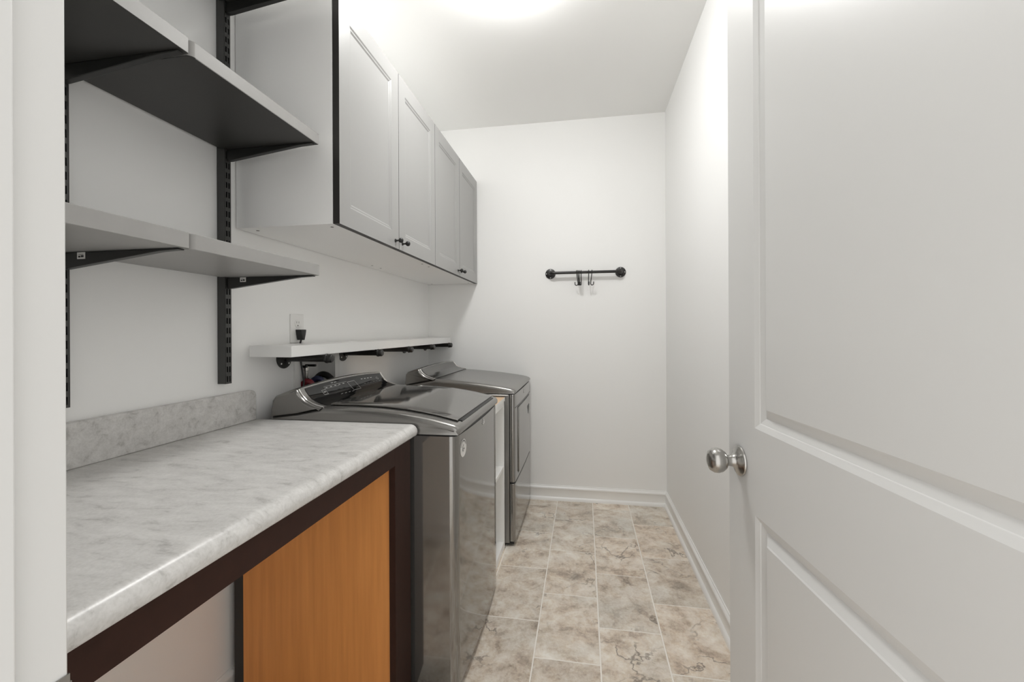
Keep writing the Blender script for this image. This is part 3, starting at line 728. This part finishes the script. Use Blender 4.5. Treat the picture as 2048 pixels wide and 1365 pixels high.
deck2 = [(-.387, .8705), (-.383, .8780), (-.3855, .8860), (-.394, .8925), (-.412, .8985), (-.443, .9050), (-.50, .9135), (-.589, .9245), (-.68, .9335), (-.77, .9405), (-.862, .9455)]
seam2 = [(-.88, .9415), (-.95, .928), (DXB, .910)]
face2 = [(-.862, .9460), (-.884, .9500), (-.905, .9565), (-.925, .9650), (-.940, .9760), (-.951, .9880), (-.958, 1.000)]
back2 = [(-.967, 1.0035), (-.995, .997), (-1.030, .985), (-1.043, .970)]
appliance(dry, DY0, DY1, DXB, deck2, seam2, face2, back2, 0.010, 'console_grey', (2.43, 3.05), 0.02)

# ================================================================== NARROW WHITE UNIT BETWEEN THE MACHINES
NX0, NX1, NY0, NY1 = -0.95, -0.446, 2.045, 2.380
nu = thing('narrow_shelf_unit', 'narrow white open shelf unit with a raw wood top between washer and dryer', 'shelf unit', (-0.70, 2.21, 0))
obj('side_panel', MB().box(NX0, NX1, NY0, NY0 + 0.016, 0.0, 0.831), 'white', nu, bevel=0.001)
obj('side_panel', MB().box(NX0, NX1, NY1 - 0.016, NY1, 0.0, 0.831), 'white', nu, bevel=0.001)
obj('top_board', MB().box(NX0, NX1 + 0.004, NY0, NY1, 0.8315, 0.851, mats=[0, 0, 0, 0, 0, 1]), ['white', 'rawwood'], nu)
obj('shelf', MB().box(NX0, NX1 - 0.002, NY0 + 0.0165, NY1 - 0.0165, 0.446, 0.464), 'white', nu, bevel=0.001)
obj('shelf', MB().box(NX0, NX1 - 0.002, NY0 + 0.0165, NY1 - 0.0165, 0.020, 0.038), 'white', nu, bevel=0.001)
obj('kick_board', MB().box(NX1 - 0.018, NX1 - 0.002, NY0 + 0.0165, NY1 - 0.0165, 0.0, 0.0195), 'white', nu)
obj('fascia', MB().box(NX1 - 0.018, NX1 - 0.002, NY0 + 0.0165, NY1 - 0.0165, 0.800, 0.831), 'white', nu)
obj('back_panel', MB().box(NX0 + 0.001, NX0 + 0.006, NY0 + 0.0165, NY1 - 0.0165, 0.0385, 0.831), 'white', nu)

# ================================================================== HOOK RAIL
HZ, HX0, HX1, HOFF = 1.6385, -0.237, 0.258, 0.050
rail = thing('hook_rail', 'black iron pipe rail on the far wall', 'rail', (0.01, YF, HZ))
for hx, sg in ((HX0, 1), (HX1, -1)):
    fl = obj('flange', MB().lathe([(0, 0), (.0365, 0), (.037, .003), (.0355, .006), (.022, .009), (.0185, .020), (.0175, .026), (0, .026)], (hx, YF, HZ), (0, -1, 0), 32), 'iron', rail)
    for ang in (0, 90, 180, 270):
        q = (hx + 0.0285 * math.cos(math.radians(ang)), YF - 0.0066, HZ + 0.0285 * math.sin(math.radians(ang)))
        obj('screw', MB().lathe([(0, 0), (.0040, 0), (.003, .002), (0, .0024)], q, (0, -1, 0), 10), 'screw', fl)
    el = [(hx, YF - 0.022, HZ)] + [(hx + sg * (0.022 - 0.022 * math.cos(a)), YF - HOFF + 0.022 - 0.022 * math.sin(a), HZ) for a in [math.pi / 2 * k / 6 for k in range(7)]] + [(hx + sg * 0.034, YF - HOFF, HZ)]
    obj('elbow', MB().tube(el, [.0145] * (len(el) - 1) + [.0150], 16), 'iron', rail)
obj('pipe', MB().lathe([(0, 0), (.0100, 0), (.0100, HX1 - HX0 - .06), (0, HX1 - HX0 - .06)], (HX0 + .03, YF - HOFF, HZ), (1, 0, 0), 20), 'iron', rail)
hooks = [(-.0490, -1.5, .010, 'leftmost black wire hook on the wall rail'), (-.0405, -0.2, .008, 'second black wire hook from the left on the wall rail'),
         (-.0310, 0.15, .002, 'third black wire hook from the left on the wall rail'), (-.0175, -0.35, .001, 'fourth black wire hook from the left on the wall rail'),
         (.0360, 0.25, -.003, 'second black wire hook from the right on the wall rail'), (.0580, 1.2, -.009, 'rightmost black wire hook on the wall rail')]
for hx, rz, lean, lab in hooks:
    R1 = 0.0136; jx, jy = math.sin(rz), -math.cos(rz); rj = 0.0105
    pts = [(0, R1 * math.cos(a), R1 * math.sin(a)) for a in [math.radians(-25 + 205 * k / 8) for k in range(9)]]
    bx_, by_ = lean, -R1 + .001
    pts += [(lean * .25, -R1, -.022), (lean * .7, by_, -.055), (bx_, by_, -.078)]
    pts += [(bx_ + jx * (rj + rj * math.cos(a)), by_ + jy * (rj + rj * math.cos(a)), -.083 + rj * math.sin(a)) for a in [math.radians(180 + 180 * k / 8) for k in range(1, 9)]]
    pts.append((pts[-1][0], pts[-1][1], -.070))
    # the lower hook opens to the front, its tip bent aside
    o = tag(obj('wire_hook', MB().tube(pts, .0030, 8), 'black_metal'), lab, 'hook', 'wire hooks on the wall rail')
    o.location = (hx, YF - HOFF, HZ)
for o in bpy.data.objects:
    if 'world_parts' in o: del o['world_parts']
